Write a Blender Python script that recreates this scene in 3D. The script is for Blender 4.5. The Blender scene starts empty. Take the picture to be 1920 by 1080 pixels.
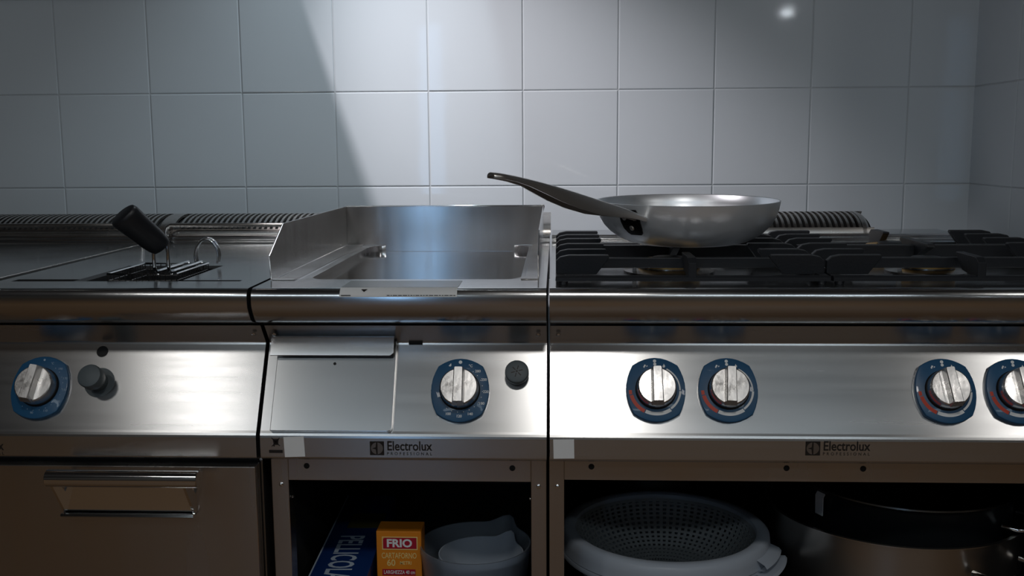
import bpy, bmesh, math, random
from mathutils import Vector, Matrix
random.seed(7)
scene = bpy.context.scene
COL = scene.collection
PI = math.pi

# ------------------------------------------------------------------ camera
cam_d = bpy.data.cameras.new('camera'); cam_d.sensor_width = 36.0
cam_d.lens = 1881.13 / 1920 * 36.0; cam_d.clip_start = 0.02
cam = bpy.data.objects.new('camera', cam_d); COL.objects.link(cam); scene.camera = cam
pit, yaw, rol = math.radians(8.0335), math.radians(2.5967), math.radians(-0.3811)
fw = Vector((-math.sin(yaw)*math.cos(pit), math.cos(yaw)*math.cos(pit), -math.sin(pit)))
rt = Vector((math.cos(yaw), math.sin(yaw), 0)); up = rt.cross(fw)
R_ = rt*math.cos(rol) + up*math.sin(rol); U_ = up*math.cos(rol) - rt*math.sin(rol)
M = Matrix((R_, U_, -fw)).transposed().to_4x4(); M.translation = (0.0121, -1.3144, 1.0364)
cam.matrix_world = M

# ------------------------------------------------------------------ world, exposure
w = bpy.data.worlds.new('world'); scene.world = w; w.use_nodes = True
w.node_tree.nodes['Background'].inputs[0].default_value = (0.55, 0.62, 0.7, 1)
w.node_tree.nodes['Background'].inputs[1].default_value = 0.02
scene.view_settings.view_transform = 'Standard'; scene.view_settings.look = 'None'
scene.view_settings.gamma = 1.0; scene.view_settings.use_curve_mapping = False
scene.view_settings.exposure = 0.0

# lamp settings (the lamps themselves are built further down, each in its fixture)
LAMPS = [(-1.46, -1.90, 5.0), (0.12, -1.90, 11.0), (1.92, -1.90, 6.0)]   # x, y, watts of the ceiling lamps
LAMP_Z = 2.62
LAMP_COL = (1.0, 0.97, 0.93)
FILL_PANELS = [(-1.15, -3.30, 11.5), (1.15, -3.30, 10.0)]      # added fill panels further back in the room, to brighten the wall
FILL_COL = (0.80, 0.92, 1.0)
HOOD_COL = [(1.0, 0.92, 0.94), (0.82, 0.93, 1.0)]
HOOD_ADDED_SPOTS = [((-.776,.20,2.10), (.02,.78,.82), 100.0), ((-.273,.56,2.10), (-.58,.68,.6), 33.0)]   # place, aim, watts of the added spots
HOOD_CONE = [46, 70]

# ------------------------------------------------------------------ materials
T = (1.0, 0.10, 0.07)          # brushing direction of the sheet steel
def mat(name, base=(.5,.5,.5), rough=.4, metal=0.0, aniso=0.0, tan=None, emis=None, estr=0.0, trans=0.0, ior=1.45,
        noise=None, bump=None, rvar=None, coat=0.0, spec=None, alpha=1.0, sss=0.0, world=False):
    m = bpy.data.materials.new(name); m.use_nodes = True
    nt = m.node_tree; b = nt.nodes['Principled BSDF']; L = nt.links
    b.inputs['Base Color'].default_value = (*base, 1); b.inputs['Roughness'].default_value = rough
    b.inputs['Metallic'].default_value = metal; b.inputs['IOR'].default_value = ior
    b.inputs['Transmission Weight'].default_value = trans; b.inputs['Coat Weight'].default_value = coat
    b.inputs['Anisotropic'].default_value = aniso; b.inputs['Alpha'].default_value = alpha
    if sss: b.inputs['Subsurface Weight'].default_value = sss; b.inputs['Subsurface Radius'].default_value = (.01,.01,.012)
    if spec is not None: b.inputs['Specular IOR Level'].default_value = spec
    if tan:
        c = nt.nodes.new('ShaderNodeCombineXYZ')
        for i in range(3): c.inputs[i].default_value = tan[i]
        L.new(c.outputs[0], b.inputs['Tangent'])
        if tan == T: b.inputs['Anisotropic Rotation'].default_value = .25
    if emis: b.inputs['Emission Color'].default_value = (*emis, 1); b.inputs['Emission Strength'].default_value = estr
    tc = nt.nodes.new('ShaderNodeTexCoord'); geo = nt.nodes.new('ShaderNodeNewGeometry')
    def tex(scale, stretch, detail=3):
        mp = nt.nodes.new('ShaderNodeMapping'); mp.inputs['Scale'].default_value = stretch
        L.new(geo.outputs['Position'] if world else tc.outputs['Object'], mp.inputs['Vector'])
        n = nt.nodes.new('ShaderNodeTexNoise'); n.inputs['Scale'].default_value = scale; n.inputs['Detail'].default_value = detail
        L.new(mp.outputs[0], n.inputs['Vector']); return n
    if noise:                                  # (scale, stretch, second colour)
        n = tex(noise[0], noise[1]); mx = nt.nodes.new('ShaderNodeMix'); mx.data_type = 'RGBA'
        mx.inputs['A'].default_value = (*base, 1); mx.inputs['B'].default_value = (*noise[2], 1)
        L.new(n.outputs['Fac'], mx.inputs['Factor']); L.new(mx.outputs['Result'], b.inputs['Base Color'])
    if rvar:                                   # (scale, stretch, low, high)
        n = tex(rvar[0], rvar[1]); r = nt.nodes.new('ShaderNodeMapRange')
        r.inputs['From Min'].default_value = .3; r.inputs['From Max'].default_value = .7
        r.inputs['To Min'].default_value = rvar[2]; r.inputs['To Max'].default_value = rvar[3]
        L.new(n.outputs['Fac'], r.inputs['Value']); L.new(r.outputs[0], b.inputs['Roughness'])
    if bump:                                   # (scale, stretch, strength, distance)
        n = tex(bump[0], bump[1]); bp = nt.nodes.new('ShaderNodeBump')
        bp.inputs['Strength'].default_value = bump[2]; bp.inputs['Distance'].default_value = bump[3]
        L.new(n.outputs['Fac'], bp.inputs['Height']); L.new(bp.outputs[0], b.inputs['Normal'])
    return m
M_PANEL = mat('brushed_steel', (.60,.60,.60), .26, 1, .66, T, rvar=(6, (.5,1,14), .245, .275), noise=(40, (.2,1,40), (.57,.57,.57)))
M_FRAME = mat('frame_steel', (.52,.50,.48), .25, 1, .6, T, rvar=(5, (3,3,.6), .22, .29))
M_TOP = mat('worktop_steel', (.60,.61,.62), .18, 1, .7, T, rvar=(7, (1,1,1), .15, .20))
M_SPLASH = mat('splash_steel', (.54,.53,.52), .18, 1, .7, T, rvar=(6, (9,9,.6), .16, .21))
M_PLATE = mat('griddle_chrome', (.62,.62,.63), .08, 1, 0, rvar=(5, (1,1,1), .05, .13))
M_CHROME = mat('chrome', (.72,.73,.74), .08, 1)
M_KNOB = mat('knob_chrome', (.66,.65,.64), .3, 1, rvar=(60, (1,1,.3), .18, .42), bump=(90, (1,1,.2), .12, .002))
M_IRON = mat('cast_iron', (.016,.018,.022), .42, 0, bump=(300, (1,1,1), .25, .001), spec=.45)
M_DARKST = mat('shade_dark_steel', (.10,.10,.105), .45, .8)  # dark of the cabinet insides put into the steel; flue bases share it
M_BLACK = mat('black_gap', (.008,.008,.008), .7)
M_RUBBER = mat('black_plastic', (.012,.013,.016), .42, bump=(200,(1,1,1),.1,.001))
M_GREY = mat('grey_rubber', (.085,.105,.115), .45)
M_BLUE = mat('blue_bezel', (.012,.085,.19), .38, coat=.15)
M_WHITE = mat('white_print', (.82,.84,.84), .5)
M_RED = mat('red_print', (.62,.07,.035), .5)
M_PRINT = mat('dark_print', (.016,.012,.010), .5)
M_ENGR = mat('logo_bare_steel', (.34,.32,.30), .4, 1)
M_TILE = mat('glazed_tile', (.58,.64,.68), .06, 0, noise=(3.0, (1,1,1), (.54,.60,.65)), bump=(6, (1,1,1), .03, .01), rvar=(5,(1,1,1),.03,.065), world=True)
M_GROUT = mat('grout', (.46,.50,.53), .8)
M_FLOOR = mat('floor_tile_brown', (.21,.118,.055), .45, noise=(2.5, (1,1,1), (.165,.09,.042)))
M_WALLP = mat('room_paint', (.15,.135,.12), .7, noise=(1.5,(1,1,1),(.12,.11,.10)))
M_CEIL = mat('ceiling_paint', (.17,.175,.18), .8)
M_BRASS = mat('brass', (.78,.50,.18), .34, .6, bump=(120,(1,1,1),.2,.001))
M_ALU = mat('aluminium', (.88,.92,.96), .30, .58, rvar=(9,(1,1,12),.28,.36))
M_ALUIN = mat('aluminium_inside', (.86,.90,.94), .36, .85)
M_HANDLE = mat('handle_steel', (.74,.71,.68), .32, .95)
M_PLASTIC = mat('frosted_plastic', (.55,.62,.70), .28, trans=.82, ior=1.25)
M_PLASTIC2 = mat('milky_plastic', (.50,.56,.64), .34, trans=.25, ior=1.35)
M_ORANGE = mat('orange_card', (.78,.26,.012), .55, noise=(30,(1,1,1),(.70,.22,.012)))
M_CREAM = mat('cream_print', (.85,.66,.25), .55)
M_CRIMSON = mat('crimson_print', (.42,.008,.03), .5)
M_NAVY = mat('navy_card', (.006,.035,.16), .45)
M_LETTER = mat('pale_blue_print', (.50,.60,.72), .5)
M_POT = mat('pot_steel', (.50,.47,.43), .3, 1, .5, (0,0,1))
M_BPAN = mat('black_enamel', (.010,.012,.014), .35)
M_STICK = mat('sticker_paper', (.85,.86,.86), .5)
M_FILM = mat('shaded_film', (.20,.22,.22), .22, 0)  # grey carries the shaded, reflecting look of the sticker's top film

# ------------------------------------------------------------------ mesh helpers
class MB:
    def __init__(s): s.v = []; s.f = []
    def add(s, vs, fs):
        o = len(s.v); s.v += [tuple(p) for p in vs]; s.f += [tuple(i+o for i in f) for f in fs]; return s
    def box(s, x0, x1, y0, y1, z0, z1):
        return s.add([(x0,y0,z0),(x1,y0,z0),(x1,y1,z0),(x0,y1,z0),(x0,y0,z1),(x1,y0,z1),(x1,y1,z1),(x0,y1,z1)],
                     [(3,2,1,0),(4,5,6,7),(0,1,5,4),(1,2,6,5),(2,3,7,6),(3,0,4,7)])
    def prism(s, poly, a0, a1, axis='x'):
        """poly: 2-D points; axis x: (y,z), y: (x,z), z: (x,y)"""
        def P(p, a): return (a,p[0],p[1]) if axis == 'x' else (p[0],a,p[1]) if axis == 'y' else (p[0],p[1],a)
        n = len(poly); vs = [P(p,a0) for p in poly] + [P(p,a1) for p in poly]
        fs = [tuple(range(n-1,-1,-1)), tuple(range(n,2*n))] + [(i,(i+1)%n,n+(i+1)%n,n+i) for i in range(n)]
        return s.add(vs, fs)
    def strip(s, prof, x0, x1):
        n = len(prof)
        return s.add([(x0,*p) for p in prof]+[(x1,*p) for p in prof], [(i,i+1,n+i+1,n+i) for i in range(n-1)])
    def lathe(s, prof, c=(0,0,0), n=32, cap=True, a0=0, a1=2*PI):
        full = abs(a1-a0-2*PI) < 1e-6; k = n if full else n+1; m = len(prof); vs = []
        for i in range(k):
            a = a0+(a1-a0)*i/n
            for r, z in prof: vs.append((c[0]+r*math.cos(a), c[1]+r*math.sin(a), c[2]+z))
        fs = []
        for i in range(n):
            j = (i+1) % k
            for q in range(m-1): fs.append((i*m+q, j*m+q, j*m+q+1, i*m+q+1))
        if cap and full:
            if prof[0][0] > 1e-6: fs.append(tuple(i*m for i in range(k-1,-1,-1)))
            if prof[-1][0] > 1e-6: fs.append(tuple(i*m+m-1 for i in range(k)))
        return s.add(vs, fs)
    def loft(s, rings, closed=True, cap=True):
        n = len(rings[0]); vs = [p for r in rings for p in r]; fs = []
        for i in range(len(rings)-1):
            for j in range(n if closed else n-1):
                fs.append((i*n+j, i*n+(j+1)%n, (i+1)*n+(j+1)%n, (i+1)*n+j))
        if cap and closed: fs += [tuple(range(n-1,-1,-1)), tuple(range((len(rings)-1)*n, len(rings)*n))]
        return s.add(vs, fs)
    def tube(s, path, r, n=8, closed=False):
        P = [Vector(p) for p in path]; rings = []; N = len(P); prev = None
        for i, p in enumerate(P):
            t = (P[(i+1)%N]-P[i-1]) if closed else (P[min(i+1,N-1)]-P[max(i-1,0)])
            t.normalize()
            if prev is None:
                a = Vector((0,0,1)) if abs(t.z) < .9 else Vector((1,0,0)); u = t.cross(a).normalized()
            else: u = (prev - t*prev.dot(t)).normalized()
            prev = u; v = t.cross(u); rr = r[i] if isinstance(r,(list,tuple)) else r
            rings.append([p+u*(rr*math.cos(2*PI*k/n))+v*(rr*math.sin(2*PI*k/n)) for k in range(n)])
        if closed: rings.append(rings[0]); return s.loft(rings, True, False)
        return s.loft(rings)
    def mesh(s, name, m, smooth=35, bevel=0, merge=True):
        me = bpy.data.meshes.new(name); me.from_pydata(s.v, [], s.f)
        bm = bmesh.new(); bm.from_mesh(me)
        if merge: bmesh.ops.remove_doubles(bm, verts=bm.verts, dist=1e-6)
        bmesh.ops.recalc_face_normals(bm, faces=bm.faces)
        if bevel:
            es = [e for e in bm.edges if len(e.link_faces) == 2 and e.calc_face_angle(0) > .6]
            bmesh.ops.bevel(bm, geom=es, offset=bevel, segments=2, profile=.6, affect='EDGES', clamp_overlap=True)
        bm.to_mesh(me); bm.free()
        me.materials.append(m)
        if bevel: smooth = 0
        if smooth:
            me.shade_smooth(); me.set_sharp_from_angle(angle=math.radians(smooth))
        return me

def link(name, me, parent=None, mw=None):
    o = bpy.data.objects.new(name, me); COL.objects.link(o)
    if parent is not None:
        o.parent = parent; r = parent
        off = Vector((0,0,0))
        while r is not None: off += r.location; r = r.parent
        o.matrix_parent_inverse = Matrix.Translation(-off)
    if mw is not None: o.matrix_basis = mw
    return o
def part(name, mb, m, parent=None, smooth=35, bevel=0, mw=None, label=None):
    o = link(name, mb.mesh(name, m, smooth, bevel), parent, mw)
    if label: o['label'] = label
    return o
def sub(name, mb, m, par=None, smooth=35, bevel=0, mw=None, label=None):
    if par is None: par = m
    o = bpy.data.objects.new(name, mb.mesh(name, m, smooth, bevel) if isinstance(mb, MB) else mb); COL.objects.link(o)
    o.parent = par
    W = Matrix.Identity(4); ch = []
    q = par
    while q is not None: ch.append(q); q = q.parent
    for q in reversed(ch): W = W @ q.matrix_parent_inverse @ q.matrix_basis
    o.matrix_parent_inverse = W.inverted()
    if mw is not None: o.matrix_basis = mw
    if label: o['label'] = label
    return o
def tag(o, label=None, cat=None, group=None, kind=None):
    if label: o['label'] = label
    if cat: o['category'] = cat
    if group: o['group'] = group
    if kind: o['kind'] = kind
    return o
def thing(name, loc, label, cat, group=None):
    o = bpy.data.objects.new(name, None); COL.objects.link(o); o.location = loc; o.empty_display_size = .05
    return tag(o, label, cat, group)
def struct(name, mb, m, **k): return tag(part(name, mb, m, **k), kind='structure')
def arc(cx, cy, r, a0, a1, n=8): return [(cx+r*math.cos(math.radians(a0+(a1-a0)*i/n)), cy+r*math.sin(math.radians(a0+(a1-a0)*i/n))) for i in range(n+1)]
def frame_m(o, ex, ey, ez): 
    m = Matrix((Vector(ex), Vector(ey), Vector(ez))).transposed().to_4x4(); m.translation = o; return m
def text_mesh(txt, size, m, bold=0.0, align='CENTER', spacing=1.0, shear=0.0, width=None):
    cu = bpy.data.curves.new('lettering', 'FONT'); cu.body = txt; cu.size = size; cu.align_x = align; cu.align_y = 'CENTER'
    cu.offset = bold; cu.space_character = spacing; cu.shear = shear; cu.resolution_u = 3
    o = bpy.data.objects.new('lettering', cu); COL.objects.link(o)
    dg = bpy.context.evaluated_depsgraph_get(); me = bpy.data.meshes.new_from_object(o.evaluated_get(dg))
    bpy.data.objects.remove(o); bpy.data.curves.remove(cu)
    if width:
        xs = [v.co.x for v in me.vertices]; k = width/(max(xs)-min(xs)); c = (max(xs)+min(xs))/2 if align == 'CENTER' else 0
        for v in me.vertices: v.co.x = (v.co.x-c)*k
    me.materials.clear(); me.materials.append(m); me.name = 'lettering'
    return me
def flat(polys, m, t=.0002):
    """flat printed marks in the local xy plane"""
    mb = MB()
    for p in polys: mb.prism(p, 0, t, 'z')
    return mb
def ring_poly(r0, r1, a0, a1, n=14): return arc(0,0,r1,a0,a1,n)+arc(0,0,r0,a1,a0,n)

# ------------------------------------------------------------------ setting: walls, floor, ceiling
TX0, TZ0, YW, XR = -1.0596, 1.1527, 0.84, 0.878
g = .0011
def tile_mesh(wd, h, nm='tile'):
    mb = MB(); t = .008
    a, b = wd/2-g, h/2-g; e = .0016
    rings = []
    for (ins, y) in ((0,t),(0,.0012),(.0005,.0004),(e,0.0)):
        rings.append([(-a+ins,y,-b+ins),(a-ins,y,-b+ins),(a-ins,y,b-ins),(-a+ins,y,b-ins)])
    mb.loft(rings, True, True)
    return mb.mesh(nm, M_TILE, 0)
wall_back = struct('wall_back', MB().box(-3.2, 3.2, YW-.0026, YW+.12, 0, 2.7), M_GROUT)
TM = tile_mesh(.2,.2); xw = XR-(TX0+.2*9); TMP = tile_mesh(xw,.2)
for j in range(-2, 3):
    for i in range(-4, 10):
        x0 = TX0+.2*i; wd = xw if i == 9 else .2
        o = link('tile', TMP if i == 9 else TM, wall_back)
        o.location = (x0+wd/2, YW-.004+random.uniform(-.0003,.0003), TZ0-.1+.2*j)
        o.rotation_euler = (math.radians(random.uniform(-.10,.10)), math.radians(random.uniform(-.05,.05)), math.radians(random.uniform(-.10,.10)))
wall_right = struct('wall_right', MB().box(XR-.0026, XR+.12, .24, YW-.003, 0, 2.7), M_GROUT)
for j in range(-2, 3):
    for i in range(3):
        o = link('tile', TM, wall_right)
        o.location = (XR-.004, YW-.1-.2*i, TZ0-.1+.2*j)
        o.rotation_euler = (math.radians(random.uniform(-.1,.1)), math.radians(random.uniform(-.1,.1)), -PI/2+math.radians(random.uniform(-.10,.10)))
struct('floor', MB().box(-3.2, 3.2, -3.6, YW+.12, -.05, 0), M_FLOOR)
struct('ceiling', MB().box(-3.2, 3.2, -3.6, YW+.12, 2.7, 2.75), M_CEIL)
struct('wall_front', MB().box(-3.2, 3.2, -3.7, -3.6, 0, 2.7), M_WALLP)
struct('wall_left', MB().box(-3.3, -3.2, -3.6, YW+.12, 0, 2.7), M_WALLP)
struct('wall_far_right', MB().box(3.2, 3.3, -3.6, YW+.12, 0, 2.7), M_WALLP)

# glazed door with bluish dusk light and two small wall lamps on the wall behind the camera (seen only as reflections)
door = struct('door_1', MB().box(-1.02,-.60,-3.598,-3.570,0,2.02), M_WALLP)
part('pane', MB().box(-.86,-.72,-3.569,-3.566,.25,1.80), mat('dusk_pane', (.1,.15,.2), .2, emis=(.35,.62,1.0), estr=3.0), door, 0)
for k, (x, z) in enumerate(((1.44,1.84),(2.15,1.68))):
    t = thing('wall_lamp', (x,-3.58,z), 'small bright wall lamp behind the camera, %s' % ('nearer the middle' if k == 0 else 'nearer the side wall'), 'lamp', 'wall lamps behind the camera')
    part('lamp_back', MB().box(x-.09,x+.09,-3.598,-3.570,z-.04,z+.04), M_WALLP, t, 0)
    part('lamp_glass', MB().box(x-.035,x+.035,-3.569,-3.560,z-.015,z+.015), bpy.data.materials.get('lamp_glow') or mat('lamp_glow', (.9,.9,.9), .3, emis=(.85,.93,1.0), estr=30), t, 0)

# ------------------------------------------------------------------ lamps
def area(name, loc, size, watts, col, rot=(0,0,0), shape='RECTANGLE', spread=180):
    d = bpy.data.lights.new(name, 'AREA'); d.shape = shape; d.size = size[0]; d.size_y = size[1]
    d.energy = watts; d.color = col; d.spread = math.radians(spread)
    o = bpy.data.objects.new(name, d); COL.objects.link(o); o.location = loc; o.rotation_euler = rot
    return o
names = ['leftmost', 'middle', 'rightmost']
for k, (x, y, wt) in enumerate(LAMPS):
    t = thing('ceiling_lamp', (x, y, LAMP_Z), 'flat square ceiling lamp, %s of the row behind the camera' % names[k], 'lamp', 'ceiling lamps over the aisle')
    mb = MB(); s = .16
    mb.box(x-s,x+s,y-s,y+s,LAMP_Z+.02,LAMP_Z+.075)
    for a in ((x-s,x-s+.02,y-s,y+s),(x+s-.02,x+s,y-s,y+s),(x-s+.02,x+s-.02,y-s,y-s+.02),(x-s+.02,x+s-.02,y+s-.02,y+s)):
        mb.box(*a, LAMP_Z-.01, LAMP_Z+.02)
    part('lamp_housing', mb, M_WALLP, t)
    l = area('lamp_panel', (0,0,0), (.26,.26), wt, LAMP_COL)
    l.parent = t; l.location = (0,0,.01)

for k, (x, y, wt) in enumerate(FILL_PANELS):
    t = thing('added_fill_panel', (x, y, LAMP_Z), 'added long fill lamp at the back of the room, %s of two' % ('left' if k == 0 else 'right'), 'lamp', 'added fill lamps')
    part('lamp_housing', MB().box(x-.62,x+.62,y-.17,y+.17,LAMP_Z+.02,LAMP_Z+.078), M_CEIL, t)
    l = area('lamp_panel', (0,0,0), (1.2,.3), wt, FILL_COL); l.parent = t; l.location = (0,0,.015)

# unseen hood added above the cooking line: its lip shades the upper wall, its partition and hanging shelf are made up to cut the added lamp beams
hood = thing('added_hood', (-.2, .42, 1.70), 'unseen steel hood added over the cooking line to shade the wall', 'hood')
HX0, HX1, HY0, HZ0, HZ1 = -1.5, .86, .10, 1.70, 2.20
part('canopy_front', MB().box(HX0,HX1,HY0,HY0+.012,HZ0,HZ1), M_FRAME, hood, 0)
part('canopy_side', MB().box(HX0,HX0+.012,HY0+.012,YW-.006,HZ0,HZ1), M_FRAME, hood, 0)
part('canopy_side', MB().box(HX1-.012,HX1,HY0+.012,YW-.006,HZ0,HZ1), M_FRAME, hood, 0)
part('added_partition', MB().box(-.199,-.196,.62,YW-.006,HZ0,HZ1), M_FRAME, hood, 0)  # added divider that cuts one spot's beam on the wall
part('canopy_top', MB().box(HX0,HX1,HY0,YW-.006,HZ1,HZ1+.02), M_FRAME, hood, 0)
part('duct', MB().box(-.7,.2,.30,YW-.006,HZ1+.02,2.695), M_FRAME, hood, 0)
for k, (loc, aim, wt) in enumerate(HOOD_ADDED_SPOTS):
    d = bpy.data.lights.new('added_hood_spot', 'SPOT'); d.energy = wt; d.color = HOOD_COL[k]; d.shadow_soft_size = (.014, .022)[k]  # added spots, aimed to draw the diagonal light edges on the wall
    d.spot_size = math.radians(HOOD_CONE[k]); d.spot_blend = 1.0
    o = bpy.data.objects.new('added_hood_spot', d); COL.objects.link(o); o.parent = hood
    dv = Vector(aim)-Vector(loc); o.rotation_euler = dv.to_track_quat('-Z','Y').to_euler(); o.location = Vector(loc)-hood.location
    n = -dv.normalized(); a = n.orthogonal().normalized()
    part('added_lamp_can', MB().lathe([(.026,-.02),(.026,.04),(.010,.06),(0,.06),(0,.056),(.009,.056),(.023,.038),(.023,-.02)], n=24, cap=False), M_FRAME, hood, 40, mw=frame_m(loc, a, n.cross(a), n))
part('added_shelf', MB().box(-1.45,-.614,.44,.632,1.600,1.612), M_FRAME, hood, 0)  # unseen shelf added so its end casts a light edge
for x in (-1.42,-.90):
    for y in (.46,.61): part('added_shelf_rod', MB().tube([(x,y,1.612),(x,y,HZ1)], .004, 8), M_FRAME, hood)

# ------------------------------------------------------------------ shared appliance pieces
PT, PB = Vector((0,.0755,.7615)), Vector((0,.012,.648))           # control panel face: top and bottom edge
PD = (PT-PB).normalized(); PN = Vector((0,-PD.z,PD.y))
def panel_m(x, s, lift=0.0, rot=0.0):
    """frame on the control panel: x along it, s metres down from its top edge"""
    o = PT - PD*s + PN*lift; o.x = x
    ex = Vector((1,0,0)); ey = PD.copy()
    c, q = math.cos(rot), math.sin(rot)
    return frame_m(o, ex*c+ey*q, ey*c-ex*q, PN)
BAND_Y = .0095
def band_m(x, z): return frame_m((x, BAND_Y-.0002, z), (1,0,0), (0,0,1), (0,-1,0))
NOSE = [(.046,.7945),(.030,.7985),(.0145,.8025),(.009,.8065),(.002,.8160),(-.0028,.8240),(-.0043,.8300)] + \
       [(.0085-.0128*math.cos(math.radians(a)), .8372+.0128*math.sin(math.radians(a))) for a in range(-10,91,10)] + [(.0100,.85)]
UP = [(.640,.850),(.640,.852),(.6365,.8535),(.6355,.8560),(.6375,.8580),(.641,.8588),(.641,.8600),(.6375,.8610),(.6365,.8630),(.6385,.8650),(.645,.8660),(.742,.8660),(.742,.79)]
def worktop(root, x0, x1, holes=(), m=None):
    xs = sorted({x0, x1, *[h[k] for h in holes for k in (0,1)]}); y0, y1 = NOSE[-1][0], UP[0][0]
    ys = sorted({y0, y1, *[h[k] for h in holes for k in (2,3)]})
    mb = MB().strip(NOSE, x0, x1).strip(UP, x0, x1)
    for a, b in zip(xs, xs[1:]):
        for c, d in zip(ys, ys[1:]):
            if any(h[0]-1e-6 <= a and b <= h[1]+1e-6 and h[2]-1e-6 <= c and d <= h[3]+1e-6 for h in holes): continue
            mb.add([(a,c,.85),(b,c,.85),(b,d,.85),(a,d,.85)], [(0,1,2,3)])
    for x in (x0, x1):
        pts = NOSE + UP; mb.add([(x,*p) for p in pts], [tuple(range(len(pts)))])
    o = part('worktop', mb, m or M_TOP, root, 30)
    # the underside of the nose is brushed along with the front
    return o
def control_panel(root, x0, x1):
    poly = [(.048,.7912),(.0500,.7918),(.052,.7905),(.0745,.7635),(.0755,.7615),(.0745,.7590),(.0135,.6500),(.0115,.6470),(BAND_Y+.0005,.644),(BAND_Y,.641),(BAND_Y,.6140),(BAND_Y+.001,.6120),(.0225,.6065),(.09,.6065),(.09,.7912)]
    mb = MB().prism(poly, x0, x1, 'x')
    return part('control_panel', mb, M_PANEL, root, 0)
def screw(root, loc, r=.0035, nrm=(0,-1,0)):
    n = Vector(nrm).normalized(); a = n.orthogonal().normalized(); mw = frame_m(loc, a, n.cross(a), n)
    mb = MB().lathe([(r,0),(r*.95,.0008),(r*.6,.0016),(0,.0019)], n=12); mb.box(-r*.7,r*.7,-r*.12,r*.12,.0012,.0021).box(-r*.12,r*.12,-r*.7,r*.7,.0012,.0021)
    part('screw', mb, M_CHROME, root, mw=mw)
def hole(root, loc, r, nrm, name='hole'):
    n = Vector(nrm).normalized(); a = n.orthogonal().normalized()
    part(name, MB().lathe([(r,-.004),(r,.0002),(r*.9,.0004),(0,.0005)], n=20), M_BLACK, root, mw=frame_m(loc, a, n.cross(a), n))

BEZ = []
def _q(p, c, q, n=8): return [((1-t)**2*p[0]+2*t*(1-t)*c[0]+t*t*q[0], (1-t)**2*p[1]+2*t*(1-t)*c[1]+t*t*q[1]) for t in [i/n for i in range(n)]]
cx_, cy_ = .0312, .0345
BEZ = _q((cx_,-cy_),(.0500,0),(cx_,cy_)) + _q((cx_,cy_),(0,.0570),(-cx_,cy_)) + _q((-cx_,cy_),(-.0500,0),(-cx_,-cy_)) + _q((-cx_,-cy_),(0,-.0570),(cx_,-cy_))
def sc(poly, k): return [(p[0]*k, p[1]*k) for p in poly]
mb = MB().loft([[(*p, z) for p in sc(BEZ, k)] for k, z in ((1,0),(1,.005),(.985,.0065),(.96,.0070))]); ME_BEZ = mb.mesh('bezel', M_BLUE, 40)
mb = MB().lathe([(.0282,.0068),(.0282,.010),(.0275,.0115),(.0262,.0120)], n=40); ME_SKIRT = mb.mesh('knob_skirt', M_BLACK, 40)
mb = MB().lathe([(.0268,.0115),(.0263,.0245),(.0258,.0262),(.0246,.0272),(.0244,.0273),(.0,.0274)], n=48)
ME_KBODY = mb.mesh('knob_body', M_KNOB, 22)
# raised grip bar across the knob, trapezoid section, overhanging the lower rim
gp = [(-.0085,.0270),(-.0068,.0385),(-.0058,.0395),(.0058,.0395),(.0068,.0385),(.0085,.0270)]
rings = []
for y, k, zz in ((.0240,.80,.0),(.0225,.92,.0),(-.0215,1,0),(-.0238,1.0,-.0015)):
    rings.append([(x*k, y - (.0035 if (y < 0 and z < .03) else 0) + (.001 if (y > 0 and z < .03) else 0), .0265+(z-.0265)*(1+zz*60*.0)) for x, z in gp])
mb = MB().loft(rings); ME_GRIP = mb.mesh('knob_grip', M_KNOB, 20)
def flame(cx, cy, s): return [(cx+s*x, cy+s*y) for x, y in ((0,1),(.25,.45),(.55,.1),(.5,-.45),(.15,-.8),(-.25,-.8),(-.55,-.4),(-.5,.1),(-.2,.3))]
def disc(cx, cy, r, n=12): return [(cx+r*math.cos(2*PI*i/n), cy+r*math.sin(2*PI*i/n)) for i in range(n)]
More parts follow.
